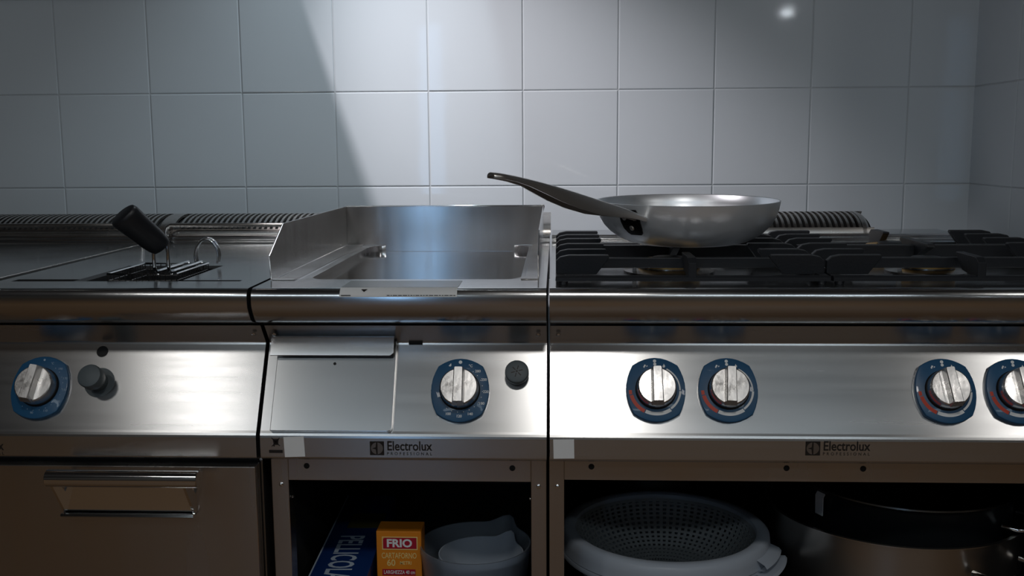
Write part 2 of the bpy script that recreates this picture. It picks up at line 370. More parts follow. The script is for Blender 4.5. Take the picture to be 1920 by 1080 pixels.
def control_knob(root, x, s, kind, rot=0.0):
    mw = panel_m(x, s, 0); mr = panel_m(x, s, 0, rot)
    b = link('knob_bezel', ME_BEZ, root, mw)
    k = link('knob', ME_KBODY, root, mr)
    sub('knob_grip', ME_GRIP, k, mw=mr); sub('knob_skirt', ME_SKIRT, k, mw=mr)
    lift = panel_m(x, s, .0071)
    white = []; red = []
    if kind == 'gas':
        white += [ring_poly(.0318,.0338,62,-2), ring_poly(.0318,.0346,-4,-54), ring_poly(.0318,.0366,-56,-116)]
        white += [disc(-.0005,.0405,.0023), disc(-.0003,.0360,.0021), flame(.0120,.0335,.0032), [(-.0150,.0305),(-.0125,.0345),(-.0145,.0355),(-.0165,.0318)], [(-.0125,.0318),(-.0100,.0330),(-.0112,.0345)]]
        red += [ring_poly(.0322,.0372,-118,-166), ring_poly(.0330,.0372,-168,-178)]
    elif kind == 'griddle':
        white += [disc(-.0005,.0400,.0025), [(-.0170,.0345),(-.0135,.0385),(-.0130,.0350),(-.0145,.0335)]]
        for a in range(56, -125, -15): white.append(disc(.0315*math.cos(math.radians(a)), .0315*math.sin(math.radians(a)), .0007, 6))
        for a, tx in ((68,'°C'),(48,'280'),(24,'250'),(-4,'220'),(-32,'180'),(-66,'140'),(-90,'120'),(-114,'100')):
            r = .0362 if abs(a) < 50 else .0372
            p = Matrix.Translation((r*math.cos(math.radians(a)), r*math.sin(math.radians(a)), 0))
            sub('numeral', text_mesh(tx, .0052, M_WHITE, .0001), b, mw=lift @ p)
    else:
        white += [disc(.0005,.0400,.0016)]
        for a in range(56, -125, -15): white.append(disc(.0335*math.cos(math.radians(a)), .0335*math.sin(math.radians(a)), .0006, 6))
        for a, tx in ((70,'°C'),(46,'190'),(20,'170'),(-6,'150'),(-34,'130'),(-66,'110'),(-96,'90')):
            p = Matrix.Translation((.0372*math.cos(math.radians(a)), .0372*math.sin(math.radians(a)), 0))
            sub('numeral', text_mesh(tx, .0044, mat_dim, .0), b, mw=lift @ p)
    sub('markings', flat(white, M_WHITE if kind != 'fryer' else mat_dim), M_WHITE if kind != 'fryer' else mat_dim, b, 0, mw=lift)
    if red: sub('heat_scale', flat(red, M_RED), M_RED, b, 0, mw=lift)
mat_dim = mat('faded_print', (.30,.40,.50), .5)

def logo(root, x, z=.6275):
    """dark square emblem and two lines of lettering on the lower band of the panel"""
    s = .0098
    em = part('emblem', flat([[(-s,-s),(s,-s),(s,s),(-s,s)]], M_PRINT), M_PRINT, root, 0, mw=band_m(x-.0335, z+.0002))
    mw = band_m(x-.0335, z+.0002); mw.translation += Vector((0,-.0002,0))
    r = .0083
    left = arc(0,0,r,94,266,20); right = arc(0,0,r,-80,80,20)
    sub('emblem_mark', flat([arc(0,0,r,97,263,20)+[(-.0012,-.0062),(-.0018,-.0015),(-.0068,0),(-.0018,.0015),(-.0012,.0062)], arc(0,0,r,-84,84,20)], M_ENGR), M_ENGR, em, 0, mw=mw)
    link('lettering', text_mesh('Electrolux', .0185, M_PRINT, .0003, 'LEFT', width=.0620), root, band_m(x-.0200, z+.0030))
    link('lettering', text_mesh('PROFESSIONAL', .0058, M_PRINT, .00005, 'LEFT', spacing=1.8, width=.0620), root, band_m(x-.0200, z-.0075))

SLAT_W, SLAT_P = .0050, .0110
FL = [(.742,.8662)] + [(.735-.072*math.sin(math.radians(a))*1.0, .8662+.0365*math.cos(math.radians(a))) for a in range(0,91,15)]
def flue_profile():
    return [(.733-.089*math.sin(math.radians(a)), .8660+.0365*math.cos(math.radians(a))) for a in range(0,91,9)]
FP = flue_profile()
FPI = [(.735-.085*math.sin(math.radians(a)), .8640+.0345*math.cos(math.radians(a))) for a in range(0,91,9)]
mb = MB()
mid = FP[0:9]; inn = FPI[0:9]; n = len(mid)
mb.prism(mid + inn[::-1], -SLAT_W/2, SLAT_W/2, 'x'); ME_SLAT = mb.mesh('slat', M_FRAME, 30)
def flue_grille(root, x0, x1, endr=.022, slats=True, skip=None):
    """rounded slotted chimney cover along the rear of an appliance"""
    mb = MB(); n = len(FP)
    # lower solid lip, back plate and rounded ends
    mb.prism(FP[8:] + FPI[8:][::-1], x0, x1, 'x')
    mb.prism([FP[0],(.742,FP[0][1]),(.742,.866),(.738,.866),(.738,FPI[0][1]),FPI[0]], x0, x1, 'x')
    for sgn, xe in ((-1,x0),(1,x1)):
        xi = xe - sgn*endr
        mb.prism(FP + FPI[::-1], min(xi,xi+sgn*endr*.35), max(xi,xi+sgn*endr*.35), 'x')
        rings = []
        for t in (0,.35,.65,.85,1):
            k = math.sqrt(max(0,1-(t*.92)**2)); x = xi+sgn*endr*(.35+.65*t)
            rings.append([(x, .733+(y-.733)*k, .866+(z-.866)*k) for y, z in FP])
        mb.loft(rings, False, False)
    gr = part('flue_grille', mb, M_FRAME, root, 40)
    sub('flue_interior', MB().prism([(p[0]+.004,p[1]-.004) for p in FPI]+[(.740,.867)], x0+.002, x1-.002, 'x'), M_BLACK, gr, 0)
    if slats:
        a, b = x0+endr+.004, x1-endr-.004; k = int((b-a)/SLAT_P)
        if skip: sub('joint_strip', MB().prism(FP + FPI[::-1], skip[0]-skip[1], skip[0]+skip[1], 'x'), M_FRAME, gr, 30)
        for i in range(k+1):
            if skip and abs(a+(b-a)*i/k-skip[0]) < skip[1]+.004: continue
            sub('slat', ME_SLAT, gr, mw=Matrix.Translation((a+(b-a)*i/k,0,0)))
    return gr
def sheet(root, name, x0, x1, y0, y1, z0, z1, m=None, bevel=.0008): return part(name, MB().box(x0,x1,y0,y1,z0,z1), m or M_FRAME, root, 30, bevel)

# ------------------------------------------------------------------ twin fryer (left)
G = .0022
fr = thing('gas_fryer', (-.80,.37,0), 'twin-well steel fryer with a black door-handle-side cabinet at the left of the cooking line', 'fryer')
fr['label'] = 'stainless steel twin-well fryer with chrome door handle, left of the griddle'
FX0, FX1 = -1.20+G, -.4030
holes = []
for c in (-.5985, -.9985):
    holes += [(c-.0790, c+.0760, .074, .262), (c-.1700, c-.0790, .074, .096), (c+.0760, c+.1620, .074, .086)]
worktop(fr, FX0, FX1, holes)
for c in (-.5985, -.9985):
    x0, x1 = c-.0790, c+.0760
    mb = MB(); 
    r = [[(x0,.074,.85),(x1,.074,.85),(x1,.262,.85),(x0,.262,.85)], [(x0+.004,.078,.846),(x1-.004,.078,.846),(x1-.004,.258,.846),(x0+.004,.258,.846)],
         [(x0+.012,.088,.66),(x1-.012,.088,.66),(x1-.012,.250,.66),(x0+.012,.250,.66)]]
    mb.loft(r, True, False); mb.add(r[-1], [(0,1,2,3)])
    part('well', mb, mat('black_well', (.012,.012,.013), .5) if c == -.5985 else bpy.data.materials['black_well'], fr, 30)  # wells lined in plain near-black
    # dark drip channel between the well and the nose
    for a, b, y1 in ((c-.1700, c-.0790, .096), (c+.0760, c+.1620, .086)):
        mb = MB(); r = [[(a,.074,.85),(b,.074,.85),(b,y1,.85),(a,y1,.85)], [(a+.002,.075,.832),(b-.002,.075,.832),(b-.002,y1-.001,.832),(a+.002,y1-.001,.832)]]
        mb.loft(r, True, False); mb.add(r[-1], [(0,1,2,3)]); part('drip_channel', mb, M_BLACK, fr, 0)
# folded seam between the two well tops
part('top_seam', MB().box(-.8020,-.7980,.030,.638,.8495,.8524), M_FRAME, fr, 30, .001)
part('seam_gap', MB().box(-.7980,-.7900,.030,.638,.8495,.8506), M_BLACK, fr, 0)
control_panel(fr, FX0, FX1)
part('underbody', MB().box(FX0+.004, FX1-.004, .095, .735, .607, .789), M_BLACK, fr, 0)
flue_grille(fr, -1.185, -.412, skip=(-.7660,.014))
part('flue_base', MB().box(FX0+.004, FX1-.004, .668, .740, .8662, .8690), M_DARKST, fr, 30)
for a, b in ((-1.155,-.806),(-.757,-.425)):
    z = .8875; y = .6240
    pts = [(a,y,.8502)] + [(a,y,z-.012),(a+.003,y,z-.004),(a+.010,y,z)] + [(b-.010,y,z),(b-.003,y,z-.004),(b,y,z-.012),(b,y,.8502)]
    part('basket_rail', MB().tube(pts, .0042, 10), M_FRAME, fr, 60)
control_knob(fr, -.7174, .0690, 'fryer', math.radians(-8))
def igniter(root, x, s, h, r):
    mw = panel_m(x, s)
    o = part('igniter_button', MB().lathe([(r*.80,0),(r*.80,h*.35),(r*.98,h*.42),(r*1.0,h*.55),(r*1.0,h*.86),(r*.94,h*.96),(r*.8,h),(0,h*1.0)], n=32), M_GREY, root, 40, mw=mw)
    mk = panel_m(x, s, h)
    polys = []
    for a in range(0, 360, 60):
        c, q = math.cos(math.radians(a+15)), math.sin(math.radians(a+15)); t = r*.045
        polys.append([(c*r*.16-q*t,q*r*.16+c*t),(c*r*.16+q*t,q*r*.16-c*t),(c*r*.5+q*t,q*r*.5-c*t),(c*r*.5-q*t,q*r*.5+c*t)])
    polys.append(disc(0,0,r*.1,8))
    sub('spark_mark', flat(polys, M_PRINT), M_PRINT, o, 0, mw=mk)
    return o
mw = panel_m(-.6350, .0600)
o = part('igniter_button', MB().lathe([(.0215,0),(.0215,.0006),(.0145,.0008),(.0130,.0010),(.0120,.014),(.0130,.016),(.0162,.018),(.0168,.020),(.0168,.033),(.0155,.0355),(.012,.0365),(0,.0368)], n=32), M_GREY, fr, 40, mw=mw)
hole(fr, PT-PD*.0140+Vector((-.6387,0,0)), .0083, PN)
logo(fr, -.8030, .6235)
screw(fr, (-.4150,.0590,.7765), nrm=(0,-.74,-.67))
for k, (a, b) in enumerate(((-1.194,-.7975),(-.7945,-.4055))):
    z1 = .5995
    d = part('door', MB().box(a, b, .0085, .030, .075, z1), M_FRAME, fr, 30, .0012)
    hx0, hx1 = (-.6800,-.4710) if k == 1 else (-1.0770,-.8680)
    hd = sub('door_handle', MB().lathe([(0,0),(.0108,0),(.0118,.001),(.0118,hx1-hx0-.001),(.0108,hx1-hx0),(0,hx1-hx0)], n=32), M_CHROME, d, 40,
             mw=frame_m((hx0,-.0300,.5945), (0,1,0), (0,0,1), (1,0,0)))
    a2, b2 = hx0+.004, hx1-.0215
    mb = MB()
    for x in (a2, b2): mb.prism([(-.034,.590),(-.024,.590),(.0085,.560),(.0085,.5330),(.004,.5310)], x-.0018, x+.0018, 'x')
    mb.prism([(.0085,.5330),(.0085,.5290),(-.004,.5290),(-.0075,.5315),(-.0060,.5345),(-.002,.5345)], a2-.0018, b2+.0018, 'x')
    mb.prism([(.0083,.584),(.0060,.584),(.0040,.536),(.0083,.533)], a2, b2, 'x')
    sub('handle_bracket', mb, M_CHROME, d, 30)
part('cabinet_side', MB().box(FX1-.004, FX1, .035, .735, .05, .6065), M_FRAME, fr, 30)
part('cabinet_side', MB().box(FX0, FX0+.004, .035, .735, .05, .6065), M_FRAME, fr, 30)
part('cabinet_interior', MB().box(FX0+.005, FX1-.005, .032, .735, .05, .6060), M_BLACK, fr, 0)
for x in (-1.16,-.44):
    for y in (.09,.66): part('foot', MB().lathe([(.022,0),(.022,.01),(.016,.014),(.016,.05)], (x,y,0), 16), M_CHROME, fr)

# ------------------------------------------------------------------ griddle (middle)
gd = thing('griddle', (-.2,.37,0), 'narrow stainless steel griddle unit with drip drawer, between fryer and burner range', 'griddle')
GX0, GX1 = -.3972, -G
PX0, PX1, PY0, PY1, PZ = -.362, -.034, .094, .602, .8372
worktop(gd, GX0, GX1, [(PX0,PX1,PY0,PY1)])
# sunk cooking plate with sloped, round-cornered walls
def rrect(x0,x1,y0,y1,r,z,n=5):
    pts = []
    for cx, cy, a in ((x1-r,y1-r,0),(x0+r,y1-r,90),(x0+r,y0+r,180),(x1-r,y0+r,270)):
        pts += [(*p, z) for p in arc(cx,cy,r,a,a+90,n)]
    return pts
mb = MB().loft([rrect(PX0,PX1,PY0,PY1,.0004,.8500), rrect(PX0+.001,PX1-.001,PY0+.001,PY1-.0005,.0004,.8484), rrect(PX0+.014,PX1-.006,PY0+.012,PY1-.0010,.034,.8480), rrect(PX0+.0145,PX1-.0065,PY0+.0125,PY1-.0012,.034,.8474), rrect(PX0+.0150,PX1-.0070,PY0+.013,PY1-.0015,.034,PZ)], True, False)
part('plate_rim', mb, M_TOP, gd, 30)
mb = MB(); mb.add(rrect(PX0+.0148,PX1-.0068,PY0+.0128,PY1-.0014,.034,PZ), [tuple(range(24))])
part('cooking_plate', mb, M_PLATE, gd, 30)
control_panel(gd, GX0, GX1)
part('underbody', MB().box(GX0+.004, GX1-.004, .095, .735, .607, .789), M_BLACK, gd, 0)
flue_grille(gd, -.396, -.0005, .020, False)
part('flue_cover', MB().prism([(p[0]-.0006,p[1]+.0006) for p in FP]+[(.741,.867)], -.376, -.0005, 'x'), M_FRAME, gd, 30)
control_knob(gd, -.1222, .0705, 'griddle')
igniter(gd, -.0433, .0470, .020, .0165)
logo(gd, -.2015, .6270)
for x in (-.3860,-.0140): screw(gd, (x,.0590,.7765), nrm=(0,-.74,-.67))
part('panel_slot', MB().box(-.0096,.0096,-.0035,.0035,-.003,.0004), M_BLACK, gd, 0, mw=frame_m((-.1880,.0748,.7632),(1,0,0),(0,.63,.78),(0,-.78,.63)))
# blank white sticker and crossed-out-bin mark on the lower band
part('sticker', MB().box(-.0141,.0141,-.0143,.0143,0,.0003), M_STICK, gd, 0, mw=band_m(-.3497,.6285) @ Matrix.Rotation(.04,4,'Z'))
polys = [[(-.0065,.0090),(-.0056,.0096),(.0058,-.0020),(.0050,-.0026)], [(.0060,.0090),(.0052,.0096),(-.0062,-.0030),(-.0054,-.0036)],
         [(-.0040,.0062),(.0040,.0062),(.0030,-.0010),(-.0030,-.0010)], [(-.0048,.0064),(.0048,.0064),(.0048,.0074),(-.0048,.0074)], disc(-.0026,-.0022,.0012,8)]
wm = part('bin_mark', flat(polys, M_PRINT), M_PRINT, gd, 0, mw=band_m(-.3753,.6320))
sub('bin_mark_bar', flat([[(-.0098,-.0125),(.0092,-.0125),(.0092,-.0082),(-.0098,-.0082)]], M_PRINT), M_PRINT, wm, 0, mw=band_m(-.3753,.6320))
# drip drawer: front plate with a bent pull flange along the top
DX0, DX1 = -.3820, -.2140
dr = part('drip_drawer', MB().loft([[(x, y, z) for x, y in [(DX0,-.0005),(DX0,.1285)]+[(DX1,.1285)]+arc(DX1-.006,.0055,.006,0,-90,4)] for z in (.0,.0075)]), M_PANEL, gd, 30, .0008, mw=panel_m(0,.1290,.0004))
tl = panel_m(0, 0, 0)
mb = MB()
prof = [(.0045,.0075),(.0040,.0180),(.0025,.0215),(-.0010,.0225),(-.0250,.0205),(-.0255,.0190),(-.0010,.0210),(.0015,.0200),(.0026,.0180),(.0028,.0075)]
ring = lambda x: [(x, y, z) for y, z in prof]
mb.loft([ring(DX0-.0068), ring(DX1-.006), [(DX1-.0015, y if y > -.022 else y+.004, z) for y, z in prof]])
sub('drawer_pull', mb, M_PANEL, dr, 30, mw=tl)
hole(gd, PT-PD*.0335+PN*.0080+Vector((-.2994,0,0)), .0021, PN, 'drawer_hole')
# instruction sticker folded over the nose
prof = [(.0775,.8503),(.0190,.8503)] 
top = [(.075,.8504),(.030,.8504),(.0085,.8504)]
front = [(.0085-.0132*math.cos(math.radians(a)), .8372+.0132*math.sin(math.radians(a))) for a in range(90,9,-10)]
def ribbon(prof, x0, x1, t=.0003, skew=None):
    mb = MB(); ins = [(y+.0002, z-t) for y, z in prof]
    return mb.prism(prof + ins[::-1], x0, x1, 'x')
LX0, LX1 = -.2775, -.1205
st = part('instruction_sticker', ribbon(front, LX0, LX1), M_STICK, gd, 30, label='white folded instruction sticker on the front edge')
sub('sticker_film', ribbon([(.075,.8506),(.030,.8506),(.0088,.8506)], LX0, LX1), M_FILM, st, 30)
def nose_m(deg, r=.0137):
    c, q = math.cos(math.radians(deg)), math.sin(math.radians(deg))
    return frame_m((0,.0085-r*c,.8372+r*q), (1,0,0), (0,q,c), (0,-c,q))
sub('warning_mark', flat([[(-.2490,.0022),(-.2405,.0022),(-.2448,-.0025)]], M_PRINT), M_PRINT, st, 0, mw=nose_m(48))
polys = [[(LX0+.002,-.0006),(LX0+.015,-.0006),(LX0+.015,.0006),(LX0+.002,.0006)]]
x = -.2140
while x < LX1-.004:
    wd = random.uniform(.0015,.006); polys.append([(x,-.0005),(min(x+wd,LX1-.002),-.0005),(min(x+wd,LX1-.002),.0005),(x,.0005)]); x += wd+.0012
sub('fine_print', flat(polys, M_PRINT), M_PRINT, st, 0, mw=nose_m(18,.0134))
# open base
BY = .045
def open_base(root, x0, x1, px0, px1, rail_z, rail_m=M_FRAME):
    part('post', MB().box(x0, px0, BY, BY+.03, .05, .6065), M_FRAME, root, 30, .0008)
    part('post', MB().box(px1, x1, BY, BY+.03, .05, .6065), M_FRAME, root, 30, .0008)
    part('top_rail', MB().box(px0, px1, BY-.001, BY+.02, rail_z, .6063), M_FRAME, root, 30, .0010)
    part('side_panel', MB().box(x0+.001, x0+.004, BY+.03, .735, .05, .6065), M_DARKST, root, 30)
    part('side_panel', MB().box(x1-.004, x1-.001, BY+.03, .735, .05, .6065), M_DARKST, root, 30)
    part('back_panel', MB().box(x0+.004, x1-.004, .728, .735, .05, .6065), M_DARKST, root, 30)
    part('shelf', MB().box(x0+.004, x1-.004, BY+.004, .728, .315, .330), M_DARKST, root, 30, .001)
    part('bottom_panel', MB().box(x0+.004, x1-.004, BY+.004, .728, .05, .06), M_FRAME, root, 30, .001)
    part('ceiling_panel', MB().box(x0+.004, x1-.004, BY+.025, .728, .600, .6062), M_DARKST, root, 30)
    for x in (x0+.04, x1-.04):
        for y in (.09,.66): part('foot', MB().lathe([(.022,0),(.022,.01),(.016,.014),(.016,.05)], (x,y,0), 16), M_CHROME, root)
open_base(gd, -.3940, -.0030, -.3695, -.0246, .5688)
for x, z in ((-.3425,.590),(-.0507,.589)): hole(gd, (x,BY-.001,z), .0042, (0,-1,0), 'rail_hole')
for x in (-.3800,-.0140): screw(gd, (x,BY,.562))
for x in (-.3690,-.0250): screw(gd, (x+(.0006 if x<-.2 else -.0006),BY+.012,.540), .0025, (1 if x<-.2 else -1,0,0))

# splash guard lifted over the griddle plate
sg = thing('splash_guard', (-.2,.34,.8505), 'U-shaped steel splash guard standing around the griddle plate', 'splash guard')
t = .0016; SX0, SX1 = -.3925, -.0150
side = [(.081,.8507),(.0745,.886),(.152,.9260),(.602,.9245),(.602,.8507)]
part('side_sheet', MB().prism(side, SX0-t, SX0, 'x'), M_SPLASH, sg, 30, .0004)
side2 = [(.088,.8507),(.081,.886),(.152,.9150),(.420,.9210),(.602,.9235),(.602,.8507)]
part('side_sheet', MB().prism(side2, SX1, SX1+t, 'x'), M_SPLASH, sg, 30, .0004)
bp = [(SX0,.850),(-.352,.850),(-.352,.8505),(-.318,.8505),(-.318,.8374),(-.070,.8374),(-.070,.8505),(-.036,.8505),(-.036,.850),(SX1,.850),(SX1,.905),(SX1+.0038,.9242),(SX0,.9242)]
part('back_sheet', MB().prism(bp, .5995, .6015, 'y'), M_SPLASH, sg, 30, .0003)
part('foot_flange', MB().box(SX0, -.3600, .0825, .108, .8503, .8519), M_SPLASH, sg, 30, .0004)
part('foot_flange', MB().box(-.0390, SX1, .0870, .112, .8503, .8519), M_SPLASH, sg, 30, .0004)
part('rolled_edge', MB().tube([(SX0,.6005,.9244),(SX1+.0030,.6005,.9244)], .0016, 8), M_CHROME, sg, 60)

# ------------------------------------------------------------------ gas range (right)
RX0, RX1 = G, .7800-G
RC = .3895
rg = thing('gas_range', (.39,.37,0), 'wide stainless steel gas range with four blue-backed knobs, in the right corner', 'range')
worktop(rg, RX0, RX1)
control_panel(rg, RX0, RX1)
part('underbody', MB().box(RX0+.004, RX1-.004, .095, .735, .607, .789), M_BLACK, rg, 0)
flue_grille(rg, .155, .6240)
part('flue_base', MB().box(.150, .629, .668, .740, .8662, .8680), M_DARKST, rg, 30)
for x, r in ((.1475,0),(.2460,math.radians(-3)),(.5382,math.radians(6)),(.6330,math.radians(5))): control_knob(rg, x, .0685, 'gas', r)
logo(rg, .3895, .6310)
screw(rg, (.0140,.0590,.7765), nrm=(0,-.74,-.67)); screw(rg, (.7660,.0590,.7765), nrm=(0,-.74,-.67))
part('sticker', MB().box(-.0141,.0141,-.0135,.0135,0,.0003), M_STICK, rg, 0, mw=band_m(.0212,.6280) @ Matrix.Rotation(.02,4,'Z'))
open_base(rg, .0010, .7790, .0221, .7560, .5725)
for x in (.0600,.330,.4347,.700): hole(rg, (x,BY-.001,.592), .0042, (0,-1,0), 'rail_hole')
screw(rg, (.0125,BY,.562)); screw(rg, (.7680,BY,.562))
def burner(x, y, r):
    b = part('burner', MB().lathe([(r*1.45,.8500),(r*1.45,.8530),(r*1.2,.8560),(r*.95,.8570),(r*.95,.8600)], (x,y,0), 40), M_FRAME, rg)
    sub('burner_crown', MB().lathe([(r*.8,.8575),(r*1.0,.8590),(r*1.0,.8670),(r*.96,.8685),(r*.60,.8690),(r*.58,.8660),(0,.8660)], (x,y,0), 48), M_BRASS, b)
    mb = MB()
    for k in range(24):
        a = 2*PI*k/24; mb.lathe([(.0016,-.0004),(.0016,.0004)], n=6) if False else None
    sub('burner_cap', MB().lathe([(r*.56,.8665),(r*.56,.8715),(r*.50,.8730),(0,.8735)], (x,y,0), 40), M_IRON, b)
    sub('spark_plug', MB().lathe([(.003,.852),(.003,.866),(.0015,.868),(.0015,.871),(0,.8712)], (x-r*1.15,y-r*.6,0), 10), M_STICK, b)
for x, y, r in ((.178,.175,.046),(.190,.400,.038),(.552,.170,.040),(.580,.400,.046)): burner(x, y, r)

# cast-iron pan supports
FY = [.072,.152,.238,.322,.396,.466]
def pan_support(x0, x1, label):
    xc = (x0+x1)/2
    t = thing('pan_support', (xc,.27,.8505), label, 'pan support')
    fy0, fy1 = .030, .505
    mb = MB()
    mb.prism([(fy0,.8552),(fy0,.8600),(fy0+.003,.8622),(fy0+.013,.8622),(fy0+.016,.8552)], x0, x1, 'x')
    mb.box(x0, x1, fy1-.014, fy1, .8552, .8622).box(x0, x0+.012, fy0+.016, fy1-.014, .8552, .8622).box(x1-.012, x1, fy0+.016, fy1-.014, .8552, .8622)
    part('frame', mb, M_IRON, t, 30, .0008)
    for fx in (x0+.010, x1-.010):
        for fyy in (fy0+.010, fy1-.010): part('foot', MB().lathe([(.006,.8503),(.007,.8556)], (fx,fyy,0), 12), M_IRON, t)
    pl = [(x0,.8600),(x0,.8790),(x0+.006,.8845),(x0+.018,.8870),(x0+.0725,.8870),(x0+.0735,.8850),(x0+.0735,.8830),(x0+.0560,.8600)]
    pr = [(x1-(p[0]-x0), p[1]) for p in pl]
    for y in FY:
        h = .0055
        part('finger', MB().prism(pl, y-h, y+h, 'y'), M_IRON, t, 30, .0010)
        part('finger', MB().prism(pr, y-h, y+h, 'y'), M_IRON, t, 30, .0010)
    yz = [(fy0+.001,.8600),(fy0+.002,.8800),(fy0+.010,.8862),(fy0+.020,.8870),(.1080,.8870),(.1100,.8850),(.0850,.8640),(.055,.8600)]
    part('finger', MB().prism(yz, xc-.0055, xc+.0055, 'x'), M_IRON, t, 30, .0010)
    part('finger', MB().prism([(fy0+fy1-p[0], p[1]) for p in yz], xc-.0055, xc+.0055, 'x'), M_IRON, t, 30, .0010)
    part('finger', MB().prism([(.215,.8820),(.218,.8870),(.340,.8870),(.343,.8820),(.300,.8640),(.265,.8640)], xc-.0055, xc+.0055, 'x'), M_IRON, t, 30, .0010)
    part('cross_bar', MB().box(x0+.010, x1-.010, .274, .290, .8600, .8800), M_IRON, t, 30, .0012)
    part('cross_bar', MB().box(x0+.050, x1-.050, .118, .128, .8625, .8775), M_IRON, t, 30, .0012)
    return t
pan_support(.0105, .3775, 'black cast-iron pan support under the aluminium frying pan')
pan_support(.3810, .7690, 'empty black cast-iron pan support nearest the corner wall')

# ------------------------------------------------------------------ aluminium frying pan
pcx, pcy, pz = .2100, .2300, .8884
tilt = Matrix.Translation((pcx,pcy,pz)) @ Matrix.Rotation(math.radians(.9),4,'X')
fp = thing('frying_pan', (pcx,pcy,pz), 'round aluminium frying pan with long riveted handle on the left burner', 'frying pan')
outer = [(0,.0004),(.070,.0004),(.0800,.0016),(.0920,.0050),(.1050,.0110),(.1160,.0190),(.1255,.0290),(.1322,.0400),(.1364,.0520),(.1385,.0630),(.1388,.0656)]
inner = [(.1376,.0660),(.1362,.0650),(.1338,.0525),(.1295,.0410),(.1228,.0302),(.1135,.0208),(.1030,.0133),(.0905,.0078),(.0790,.0048),(.068,.0038),(0,.0038)]
body = part('pan_body', MB().lathe(outer, n=96, cap=False), M_ALU, fp, 60, mw=tilt)
sub('pan_inside', MB().lathe([(.1388,.0656)]+inner, n=96, cap=False), M_ALUIN, body, 60, mw=tilt)
# channel handle: cross-section swept along a rising path pointing left and towards the camera
A = Vector((.1330,.1200,.9330)); az = math.atan2(-.72,-.69)
B = Vector((-.0690,-.0800,1.0045))
hdir = (B-A); hd2 = Vector((hdir.x,hdir.y,0)).normalized(); wv = Vector((0,0,1)).cross(hd2).normalized(); L = Vector((hdir.x,hdir.y,0)).length
stn = [(.00,.0000,.0095,.004),(.06,.0050,.0110,.005),(.14,.0120,.0125,.008),(.24,.0195,.0140,.0125),(.36,.0280,.0150,.0165),(.50,.0385,.0152,.0170),(.62,.0470,.0145,.0140),(.72,.0535,.0125,.0090),(.80,.0585,.0098,.0048),(.88,.0628,.0112,.0030),(.95,.0660,.0125,.0026),(.985,.0670,.0110,.0024),(1.0,.0672,.0070,.0020)]
rings = []
for tt, dz, hw, dp in stn:
    c = A + hd2*(L*tt) + Vector((0,0,dz))
    n1 = 9; ring = []
    for k in range(n1):                        # convex top
        a = PI*k/(n1-1); ring.append(c + wv*(hw*math.cos(a)) + Vector((0,0,.0050*math.sin(a))))
    lip = .0022
    ring.append(c + wv*(-hw+.0003) + Vector((0,0,-dp))); ring.append(c + wv*(-hw+lip) + Vector((0,0,-dp)))
    for k in range(5):                         # hollow underside
        a = PI - PI*k/4; ring.append(c + wv*((hw-lip)*math.cos(a)) + Vector((0,0,.0022*math.sin(a)-.0003)))
    ring.append(c + wv*(hw-lip) + Vector((0,0,-dp))); ring.append(c + wv*(hw-.0003) + Vector((0,0,-dp)))
    rings.append([tuple(p) for p in ring])
handle = part('handle', MB().loft(rings), M_HANDLE, fp, 40)
# bracket plate folded down against the pan wall, with rivets
br = Vector((math.cos(az),math.sin(az),0)); bt = Vector((-br.y,br.x,0))
def wall_pt(u, z, lift=0.0):
    rr = [p for p in outer]
    for (r0,z0),(r1,z1) in zip(rr, rr[1:]):
        if z0 <= z <= z1: r = r0+(r1-r0)*(z-z0)/(z1-z0); break
    a = az + u/.13; return Vector((pcx+(r+lift)*math.cos(a), pcy+(r+lift)*math.sin(a), pz+z-.001))
out_, in_ = [], []
cols = 7
poly_rows = [(.058,.0125),(.050,.0165),(.040,.0170),(.030,.0165),(.0235,.0140),(.0205,.0100)]
vs = []; 
for lift in (.0004,.0032):
    for z, hw in poly_rows:
        for k in range(cols): vs.append(tuple(wall_pt(-hw+2*hw*k/(cols-1), z, lift)))
nr = len(poly_rows); N1 = nr*cols; fs = []
for s_ in (0, N1):
    for i in range(nr-1):
        for k in range(cols-1): fs.append((s_+i*cols+k, s_+i*cols+k+1, s_+(i+1)*cols+k+1, s_+(i+1)*cols+k))
edge = [k for k in range(cols)]+[i*cols+cols-1 for i in range(1,nr)]+[(nr-1)*cols+k for k in range(cols-2,-1,-1)]+[i*cols for i in range(nr-2,0,-1)]
for a_, b_ in zip(edge, edge[1:]+edge[:1]): fs.append((a_,b_,b_+N1,a_+N1))
bk = sub('handle_bracket', MB().add(vs, fs), mat('bracket_steel', (.045,.042,.04), .3, 1), handle, 30)
for u, z in ((-.0085,.046),(.0085,.046),(0,.0315)):
    p = wall_pt(u, z, .003); nn = Vector((math.cos(az+u/.13), math.sin(az+u/.13), -.45)).normalized(); a_ = nn.orthogonal().normalized()
    sub('rivet', MB().lathe([(.0040,-.0005),(.0038,.0010),(.0026,.0020),(0,.0025)], n=14), M_HANDLE, handle, 50, mw=frame_m(p, a_, nn.cross(a_), nn))

